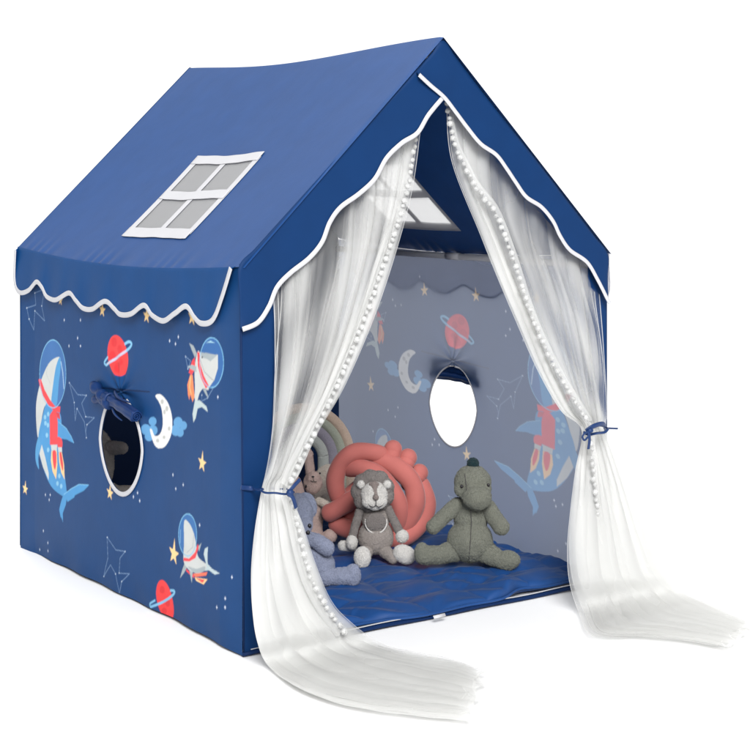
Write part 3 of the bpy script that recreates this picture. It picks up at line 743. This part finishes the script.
def pompoms(parent, pts):
    for j, p in enumerate(pts):
        p = np.array(p) + np.array([.0016 * math.sin(j * 3.7), 0, .0022 * math.sin(j * 2.3 + 1)])
        o = bpy.data.objects.new('pompom', pom_me[j % 3]); C.objects.link(o); o.parent = parent
        o.location = Vector(p) - wloc(parent); o.rotation_euler = (j * 1.3, j * .7, j * 2.1)
        s_ = 1 + .14 * math.sin(j * 2.7) + .06 * math.sin(j * 5.1); o.scale = (s_, s_, s_)
cl, pl = curtain([(272, 280), (274, 318), (274.5, 352), (274.5, 387), (273, 422), (269.5, 452), (265, 475), (261, 491)],
                 [(422, 116), (413, 185), (398, 245), (375, 315), (345, 385), (318, 432), (300, 472), (291, 491)], .034, -.040,
                 [(254.5, 530), (251, 570), (252, 608), (257, 642), (268, 667), (300, 691), (350, 708), (405, 717), (462, 722)],
                 [(303, 525), (316, 565), (331, 600), (350, 622), (378, 643), (408, 652), (438, 658), (462, 664), (480, 672)], 5, 2,
                 'left net curtain tied back and trailing across the floor',
                 [(417, 133), (412, 158), (408, 186), (395, 232), (383, 266), (370, 304), (353, 348), (333, 395), (311, 440), (295, 472), (289, 488)],
                 ([(291, 494), (297, 520), (303, 550), (312, 580), (327, 608), (344, 631)], -.115), 8)
cr, pr_ = curtain([(598, 280), (600.5, 308), (602.5, 333), (604, 357), (605.5, 380), (606.5, 398), (607, 415), (607, 430)],
                 [(446, 100), (451, 160), (480, 235), (498, 280), (515, 320), (537, 370), (560, 410), (581, 430)], .034, -.042,
                 [(624, 470), (640, 512), (652, 545), (663, 574), (682, 594), (705, 604), (725, 612), (740, 618), (751, 624)],
                 [(575, 470), (570, 510), (567, 548), (569, 582), (578, 612), (592, 637), (640, 639), (688, 643), (724, 650)], 5, 3,
                 'right net curtain tied back and trailing off to the right',
                 [(447, 104), (450, 122), (455, 145), (466, 168), (478, 190), (496, 214), (513, 258), (529, 308), (545, 347), (567, 388), (589, 424)],
                 ([(591, 436), (592.5, 460), (595, 490), (599, 520), (604, 548)], -.11), 8)
pompoms(cl, pl); pompoms(cr, pr_)
# blue ribbons
def ribbon(parent, name, pts, w=.0055, flat=.3, nrm=(0, -1, 0)):
    v, f = tube(catmull(pts, 60), w, 10, flat, nrm); return link(name, mesh_of(name, [(v, f)]), M['ribbon'], parent)
def tie_ring(parent, c, rx, ry, tilt=0):
    t = np.linspace(0, 2 * np.pi, 60, endpoint=False)
    pts = [c + np.array([rx * math.cos(q), ry * math.sin(q), tilt * math.cos(q) + .001 * math.sin(q * 5)]) for q in t]
    v, f = tube(pts, .0058, 10, .4, None, True)
    # flatten against the cloth: use vertical band
    v2 = []
    for i, q in enumerate(v):
        c0 = np.array(pts[i // 10]); d = np.array(q) - c0; v2.append(c0 + np.array([d[0] * .5, d[1] * .5, d[2] * 1.0]))
    return link('tieback', mesh_of('tieback', [(v2, f)]), M['ribbon'], parent)
c = front(277, 491, -.055); tr = tie_ring(tent, c, .036, .034, -.003); tr['label'] = 'navy ribbon holding the left curtain'
ribbon(tr, 'ribbon_band', [front(241, 487.5, -.006), front(252, 488.5, -.01), front(262, 489.5, -.05)], .0055)
ribbon(tr, 'ribbon_tail', [front(288, 493, -.098), front(294, 486, -.10), front(300, 479.5, -.095)], .0045)
ribbon(tr, 'ribbon_tail', [front(288, 493, -.10), front(293, 498, -.105), front(296, 508, -.10)], .0045)
v, f = ellipsoid(front(290, 493, -.098), (.008, .008, .009)); link('ribbon_knot', mesh_of('ribbon_knot', [(v, f)]), M['ribbon'], tr)
c = front(595, 430, -.06); tr = tie_ring(tent, c, .030, .034, .006); tr['label'] = 'navy ribbon bow holding the right curtain'
tr2 = ribbon(tr, 'ribbon_band', [front(586, 431, -.098), front(594, 426, -.105), front(603, 424, -.095), front(606, 430, -.07)], .006)
ribbon(tr, 'ribbon_tail', [front(604, 428, -.06), front(610, 428.3, -.05), front(617.5, 428.6, -.04)], .0026, .6)
lp = [front(590, 431, -.104), front(585, 433, -.108), front(582.5, 437, -.108), front(585, 440, -.108), front(590, 434, -.106)]
ribbon(tr, 'ribbon_loop', lp, .0028, .5); ribbon(tr, 'ribbon_tail', [front(589, 431, -.106), front(589.5, 440, -.108), front(588.5, 449, -.104)], .0045)
v, f = ellipsoid(front(590, 430.5, -.104), (.0085, .008, .007)); link('ribbon_knot', mesh_of('ribbon_knot', [(v, f)]), M['ribbon'], tr)

# ------------------------------------------------------------------ soft toys: laid out in millimetric "photo units" at their own depth
class Toy:
    def __init__(s, name, base, label, cat, zc=.024, back=0.0):
        p = floor_(*base, zc); s.d = depth(p) + back; s.k = s.d / F
        s.base = at_depth(base[0], base[1], s.d); s.base[2] = zc
        s.root = root(name, tuple(s.base), label, cat); s.R = np.stack([RT, FW, UP], 1)
        s.v0 = base[1]; s.u0 = base[0]
    def P(s, u, v, dep=0.0):   # dep in px units, positive = away from the camera; stays at true height
        return s.base + RT * (u - s.u0) * s.k + UP * (s.v0 - v) * s.k + FW * dep * s.k
    def el(s, u, v, ru, rv, rd, dep=0, roll=0, pitch=0):
        c, q = math.cos(roll), math.sin(roll); Rr = np.array([[c, 0, -q], [0, 1, 0], [q, 0, c]])
        c, q = math.cos(pitch), math.sin(pitch); Rp = np.array([[1, 0, 0], [0, c, -q], [0, q, c]])
        return ellipsoid(s.P(u, v, dep), np.array([ru, rd, rv]) * s.k, s.R @ Rr @ Rp, 28, 18)
    def cap(s, a, b, r0, r1, da=0, db=0): return capsule(s.P(*a, da), s.P(*b, db), r0 * s.k, r1 * s.k)
    def fuse(s, name, parts, m, parent=None, vox=.0028, fuzz=.0008, iters=3): return fused(name, parts, vox, m, parent or s.root, fuzz, iters)
    def solid(s, name, parts, m, parent=None): return link(name, mesh_of(name, parts), m, parent or s.root)
    def wire(s, name, pts, r, m, parent=None, n=24):
        v, f = tube(catmull([s.P(*q) for q in pts], n), r * s.k, 8); return link(name, mesh_of(name, [(v, f)]), m, parent or s.root)
PL = dict(liond=plush('plush_grey_brown', (0.2, 0.18, 0.17)), lionb=plush('plush_taupe', (.30, .265, .245)), lionw=plush('plush_pale_grey', (0.6, 0.58, 0.55)),
          lionn=plush('plush_nose_brown', (0.24, 0.2, 0.185)), dino=plush('plush_sage', (.175, .18, .148)), spike=plush('plush_dark_teal', (.012, .03, .035)),
          coral=cloth('coral_velvet', (.45, .135, .118), 0, rough=.85, spec=.2, sheen=.25, bump=.4, mottle=.1), blue=plush('plush_periwinkle', (0.25, 0.275, 0.37)), bun=plush('plush_dusty_pink', (0.55, 0.41, 0.37)),
          cream=plush('plush_cream', (0.62, 0.54, 0.47)), tan=plush('arch_tan', (0.55, 0.42, 0.33)), sage=plush('arch_sage', (0.36, 0.38, 0.31)), mauve=plush('arch_mauve', (0.28, 0.26, 0.31)),
          pgrey=plush('arch_pale_grey', (0.42, 0.44, 0.41)), taupe=plush('plush_dark_taupe', (.55, .50, .44)), dark=plain('stitch_black', (.012, .01, .012), .35), line=plain('stitch_grey', (.05, .045, .045), .8),
          peach=plush('plush_peach', (.6, .38, .26)))
# --- lion
L = Toy('lion_plush', (378, 561), 'sitting grey plush lion with shaggy mane and pale face, arms hanging at its sides', 'plush toy')
body = L.fuse('body', [L.el(376, 538, 17.5, 17, 14, 4), L.el(376, 520, 13.5, 16, 11, 5), L.cap((374, 512), (374, 504), 9, 8, 4, 4)], PL['lionb'])
L.fuse('chest_patch', [L.el(376, 521, 10.5, 10.5, 3, -6.8, 0, .12)], PL['liond'], body, vox=.002)
t = np.linspace(0, 2 * np.pi, 40)
L.wire('patch_seam', [(376 + 10.6 * math.cos(q), 521 + 10.6 * math.sin(q), -6.2 - 3 * math.sin(q) * .5) for q in np.linspace(-.3, math.pi + .3, 14)], .8, PL['lionw'], body, 60)
mane = [L.el(373, 491.5, 20, 20, 9, 3)]
for k in range(9):
    q = 2 * math.pi * k / 9 + .35; mane.append(L.el(373 + 13 * math.cos(q), 491.5 + 13 * math.sin(q), 9.2, 9.2, 8, 1 + .8 * math.sin(k * 2)))
head = L.fuse('mane', mane, PL['liond'], fuzz=.0012, iters=8)
face = L.fuse('face', [L.el(374.3, 493.5, 13.2, 13.2, 11, -6.5), L.el(369.8, 499, 7.5, 6.5, 6, -13), L.el(379.4, 499, 7.5, 6.5, 6, -13), L.el(374.5, 502, 8, 5.5, 6, -11)], PL['lionw'], head, vox=.002)
L.fuse('nose', [L.cap((374.4, 483), (375.5, 491), 3.9, 2.1, -11.2, -15.8), L.el(375.8, 493.5, 2.6, 2.8, 2.6, -18.5), L.el(374.2, 482, 5, 2.6, 3.4, -11)], PL['lionn'], face, vox=.0016, fuzz=.0004)
L.wire('mouth', [(375.9, 495, -20.5), (376, 499, -20.2), (376, 502, -18.6)], .35, PL['line'], face)
L.wire('mouth', [(368, 499, -18.4), (370, 502, -18.8), (373.5, 503, -18.8), (376, 501.6, -18.9), (378.5, 503, -18.8), (382, 501.8, -18.4), (384, 498.5, -17.4)], .35, PL['line'], face)
for u, dk in ((361.0, 0), (387.2, 0)):
    L.fuse('ear', [L.el(u, 482.8, 3.9, 4.1, 3, -7.5)], PL['lionw'], head, vox=.0018)
a1 = L.fuse('arm', [L.cap((360, 512), (355.5, 524), 4.4, 4, 2, -2), L.cap((355.5, 524), (352.5, 537), 4, 4.2, -2, -5)], PL['liond'])
L.fuse('paw', [L.el(352, 540.5, 5.6, 7.4, 6, -7)], PL['lionw'], a1)
a2 = L.fuse('arm', [L.cap((388, 510), (394, 521), 4.6, 4.2, 3, 0), L.cap((394, 521), (400, 532), 4.2, 4.4, 0, -4)], PL['liond'])
L.fuse('paw', [L.el(402, 535, 6.6, 6.6, 6, -6)], PL['lionw'], a2)
l1 = L.fuse('leg', [L.cap((368, 549), (363.5, 554), 6, 6, -2, -18)], PL['lionb']); L.fuse('foot', [L.el(362.7, 551.5, 8.2, 10.6, 6.5, -24)], PL['lionw'], l1)
l2 = L.fuse('leg', [L.cap((384, 550), (393, 555), 6.2, 5.5, -2, -12)], PL['lionb']); L.fuse('foot', [L.el(404, 551, 11.8, 9, 7.5, -14, -.42)], PL['lionw'], l2)
L.fuse('tail_tuft', [L.cap((352, 548), (343, 546), 4.2, 5.2, 4, 2)], PL['lionw'])
# --- dinosaur
Q = Toy('dinosaur_plush', (470, 567), 'sage green plush dinosaur sitting upright with arms spread and dark spike on its head', 'plush toy')
body = Q.fuse('body', [Q.el(470, 541, 23, 21, 19, 0), Q.el(471, 520, 16.5, 21, 14.5, 3), Q.cap((472, 510), (472, 496), 12.5, 12, 3, 1), Q.cap((478, 553), (492, 555), 9, 6, 14, 30)], PL['dino'], fuzz=.0012)
head = Q.fuse('head', [Q.el(472.4, 482, 18.4, 16.5, 17, 0), Q.el(475.8, 494.5, 14.5, 12, 14, -14), Q.el(463, 488, 9, 8, 8, -6), Q.el(483, 487, 8, 8, 8, -6)], PL['dino'], fuzz=.0012)
Q.fuse('spike', [Q.el(473, 464, 6, 6.4, 4.5, 1)], PL['spike'], head); Q.fuse('spike', [Q.el(474, 470, 5, 7, 5, 14)], PL['spike'], head)
for u, v, dd in ((461, 483.5, -14.5), (487.5, 482.5, -12.6)): Q.solid('eye', [Q.el(u, v, 1.5, 1.7, 1.2, dd)], PL['dark'], head)
Q.wire('seam', [(464, 471, -13.5), (465, 480, -17), (466, 490, -20)], .28, PL['line'], head)
Q.wire('seam', [(470, 507, -13), (470.5, 520, -13.2), (469, 540, -19.6), (468, 556, -14)], .32, PL['line'], body)
Q.fuse('arm', [Q.cap((457, 505), (446, 514), 7.5, 7.2, 1, -3), Q.cap((446, 514), (433, 525), 7.2, 7, -3, -8)], PL['dino'], fuzz=.0012)
Q.fuse('arm', [Q.cap((488, 508), (494, 516), 8, 8, 1, -5), Q.cap((494, 516), (500, 524), 8, 8.2, -5, -12)], PL['dino'], fuzz=.0012)
Q.fuse('leg', [Q.cap((454, 550), (440, 553), 11, 8.5, -2, -8), Q.cap((440, 553), (425, 552), 8.5, 9.5, -8, -12), Q.el(421.5, 550, 7.5, 10.5, 8, -14)], PL['dino'], fuzz=.0012)
Q.fuse('leg', [Q.cap((486, 552), (497, 556), 10.5, 8.5, -4, -11), Q.el(506, 557, 13, 9.3, 8.5, -14, .12)], PL['dino'], fuzz=.0012)
# --- coral knot cushion
K_ = Toy('knot_cushion', (385, 545), 'round coral red knot cushion leaning behind the plush lion', 'cushion')
tubes = [([(388, 459, 2), (374, 452, -4), (356, 451, -6), (342, 461, -6), (335.5, 478, -6), (338, 494, -4), (346, 504, 4)], 9.6),
         ([(344, 470, 4), (357, 466, -8), (374, 470, -13), (389, 483, -15), (398, 501, -13), (399, 518, -8), (394, 530, 2)], 9.8),
         ([(368, 462, 6), (382, 460, -2), (399, 468, -6), (412, 482, -8), (415, 500, -8), (409, 518, -5), (400, 530, 0)], 10.6),
         ([(414, 478, 8), (423, 490, 4), (427, 505, 2), (421, 522, -2), (407, 534, -5), (390, 538, -6), (372, 535, -4)], 9.8),
         ([(326, 514, -2), (334, 509, -8), (348, 500, -10), (364, 490, -12), (378, 480, -6), (388, 470, 2)], 9.8),
         ([(332, 520, 4), (345, 527, -4), (362, 528, -6), (380, 522, -6), (396, 508, -2)], 10),
         ([(393, 450, 2), (391, 456, 0), (386, 466, 4), (378, 480, 8)], 9.4), ([(408, 459, 2), (405, 464, 0), (396, 478, 6)], 9.2), ([(419, 474, 4), (416, 478, 2), (406, 490, 8)], 9.0),
         ([(360, 478, 10), (380, 500, 10), (372, 520, 8), (352, 506, 10), (384, 482, 10)], 17)]
parts = []
for pts, r in tubes:
    c_ = catmull([K_.P(u, v, d_ * 1.1) for u, v, d_ in pts], 40); T_ = np.linspace(0, 1, 40)
    rr = np.ones(40) * r * .94 * K_.k * (1 + .03 * np.sin(T_ * 21)); e = np.minimum(T_, 1 - T_) * 40 / 5
    rr *= np.sqrt(np.clip(1 - (1 - np.clip(e, 0, 1)) ** 2, .02, 1)); parts.append(tube(c_, rr, 20))
for (u, v_, d_, r_) in ((393, 449.5, 2, 9.2), (408, 458, 2, 9.2), (419.5, 473.5, 4, 9)): parts.append(K_.el(u, v_, r_, r_, r_, d_))
kme = mesh_of('knot', parts); link('knot', kme, PL['coral'], K_.root)
# --- periwinkle plush lying near the left
B = Toy('blue_plush', (335, 584), 'periwinkle blue plush animal slumped behind the left curtain, one leg pointing right', 'plush toy')
B.fuse('body', [B.el(305, 562, 25, 22, 18, 0), B.el(318, 566, 17, 17, 15, 0), B.el(300, 545, 16, 18, 14, 2)], PL['blue'], fuzz=.0012)
B.fuse('leg', [B.cap((318, 575), (334, 574), 9.5, 8, -6, -10), B.cap((334, 574), (350, 573), 8, 9, -10, -12), B.el(353.5, 572, 7.5, 10.8, 9, -12)], PL['blue'], fuzz=.0012)
B.fuse('arm', [B.cap((302, 534), (316, 538), 7, 7.4, -10, -12), B.cap((316, 538), (327, 545), 7.4, 7.8, -12, -12)], PL['blue'], fuzz=.0012)
hd = B.fuse('head', [B.el(297, 514, 16, 20, 15, 2), B.el(304, 524, 9, 9, 10, -8)], PL['blue'], fuzz=.0012)
B.fuse('ear', [B.el(308, 505, 8, 13, 4, 4, .4)], PL['blue'], hd)
B.solid('eye', [B.el(310, 522.5, 2.2, 2.2, 1.6, -15)], PL['dark'], hd); B.solid('eye', [B.el(308.5, 529, 2.2, 2.2, 1.6, -16)], PL['dark'], hd)
# --- bunny
U = Toy('bunny_plush', (326, 543), 'small dusty pink plush bunny with stitched smile beside the coral cushion', 'plush toy')
U.fuse('body', [U.el(312, 520, 11, 22, 10, 0), U.el(311, 532, 12, 11, 11, -2)], PL['bun'], fuzz=.001)
hd = U.fuse('head', [U.el(313, 483, 9.3, 10.5, 9, 0), U.el(313.5, 477, 6.5, 6.5, 6, -5)], PL['bun'], fuzz=.001)
U.fuse('ear', [U.cap((310, 472), (308, 455), 4.5, 4.5, 3, 8)], PL['bun'], hd)
U.solid('nose', [U.el(313.4, 474.6, 1.5, .9, .9, -11.2)], PL['dark'], hd)
U.wire('mouth', [(313.6, 475, -11.4), (314, 478.5, -11)], .3, PL['line'], hd); U.wire('mouth', [(311, 478.6, -10.6), (313, 479.6, -11), (314, 478.7, -11), (315.4, 479.8, -10.8), (317, 479.2, -10.2)], .3, PL['line'], hd)
U.solid('eye', [U.el(306.3, 485, 1.1, 1.5, 1, -7)], PL['dark'], hd); U.solid('eye', [U.el(320, 472.5, 1, 1.1, 1, -4)], PL['dark'], hd)
U.fuse('foot', [U.cap((322, 537), (331, 533), 5.5, 6.4, -8, -12)], PL['bun'], fuzz=.001)
U.fuse('arm', [U.cap((319, 500), (327, 503), 3.5, 4, -4, -8)], PL['cream'], fuzz=.001)
# --- cream cushion behind the bunny, pink cushion at the left
Cc = Toy('cream_cushion', (330, 532), 'cream plush cushion wedged between the bunny and the coral cushion', 'cushion', back=.06)
Cc.fuse('cover', [Cc.el(328, 497, 17, 28, 9, 0), Cc.el(331, 503, 9, 8, 8, -9)], PL['cream'], fuzz=.001)
Kp = Toy('pink_cushion', (298, 545), 'dusty pink cushion mostly hidden behind the left curtain tie', 'cushion', back=-.05)
Kp.fuse('cover', [Kp.el(287, 504, 19, 40, 17, 0)], PL['bun'], fuzz=.001)
# --- rainbow arch cushion
Rn = Toy('rainbow_cushion', (320, 530), 'arched rainbow cushion in muted tan, sage and mauve bands behind the bunny', 'cushion', back=.16)
for r0, rt, m_, dd in ((46, 4.6, 'tan', 0), (38, 5, 'sage', -.5), (29, 5.4, 'mauve', -1), (19.5, 5.2, 'pgrey', -3)):
    pts = [(304 + r0 * math.cos(q), 470 - r0 * 1.08 * math.sin(q), dd) for q in np.linspace(0, math.pi, 24)]
    pts = [(304 + r0, 524, dd), (304 + r0, 497, dd)] + pts + [(304 - r0, 497, dd), (304 - r0, 524, dd)]
    v, f = tube(catmull([Rn.P(*q) for q in pts], 80), rt * 1.12 * Rn.k, 18); link('arch_band', mesh_of('arch_band', [(v, f)]), PL[m_], Rn.root)
# --- taupe plush seen through the left wall's window
tp = side(118, 490, .22)
class SideToy(Toy):
    def __init__(s, name, u0, v0, x, label, cat):
        p = side(u0, v0, x); s.d = depth(p); s.k = s.d / F; s.u0, s.v0 = u0, v0
        s.base = p.copy(); zc = .024; s.v0 = v0 + (p[2] - zc) / s.k; s.base[2] = zc
        s.root = root(name, tuple(s.base), label, cat); s.R = np.stack([RT, FW, UP], 1)
Tt = SideToy('taupe_plush', 108, 480, .20, 'taupe plush toy seen only through the oval window of the left wall', 'plush toy')
Tt.fuse('body', [Tt.el(97, 462, 17, 34, 16, 0), Tt.el(103, 500, 24, 18, 18, 0), Tt.cap((103, 500), (136, 498), 14, 13, 0, -4), Tt.el(105, 520, 30, 18, 18, 0)], PL['taupe'], fuzz=.001)
Tt.fuse('arm', [Tt.cap((102, 447), (123, 447), 7.5, 6, -3, -6)], PL['taupe'], fuzz=.001)

# ------------------------------------------------------------------ light
wd = bpy.data.worlds.new('World'); scene.world = wd; wd.use_nodes = True; nt = wd.node_tree
bg = nt.nodes['Background']; tc = nt.nodes.new('ShaderNodeTexCoord'); dp = nt.nodes.new('ShaderNodeVectorMath'); dp.operation = 'DOT_PRODUCT'
dp.inputs[1].default_value = (FW[0], FW[1], 0); nt.links.new(tc.outputs['Generated'], dp.inputs[0])
mr = nt.nodes.new('ShaderNodeMapRange'); mr.inputs['From Min'].default_value = .15; mr.inputs['From Max'].default_value = .6
mr.inputs['To Min'].default_value = .42; mr.inputs['To Max'].default_value = 1.2; nt.links.new(dp.outputs['Value'], mr.inputs['Value'])
nt.links.new(mr.outputs['Result'], bg.inputs['Strength']); bg.inputs['Color'].default_value = (1, 1, 1, 1)
def area(name, loc, tgt, size, e, col=(1, 1, 1)):
    d = Vector(tgt) - Vector(loc); ld = bpy.data.lights.new(name, 'AREA'); ld.shape = 'SQUARE'; ld.size = size; ld.color = col
    ld.energy = e * math.pi ** 2 * d.length ** 2; o = bpy.data.objects.new(name, ld); C.objects.link(o); o.location = loc
    o.rotation_euler = d.to_track_quat('-Z', 'Y').to_euler(); return o
area('key_softbox', (-5.0, -10.5, 8.2), (.5, .3, 0), 6, 1.42)
area('rear_floor_fill', (2.5, 6.0, 12), (.5, 3.0, 0), 6, .55)  # added lamp, only there to whiten the floor behind the tent

scene.render.engine = 'CYCLES'
try:
    cy = scene.cycles; cy.transparent_max_bounces = 32; cy.max_bounces = 10; cy.diffuse_bounces = 5; cy.transmission_bounces = 8
except Exception: pass
scene.render.resolution_x = scene.render.resolution_y = 1024
scene.view_settings.view_transform = 'Standard'; scene.view_settings.look = 'None'; scene.view_settings.exposure = 0; scene.view_settings.gamma = 1
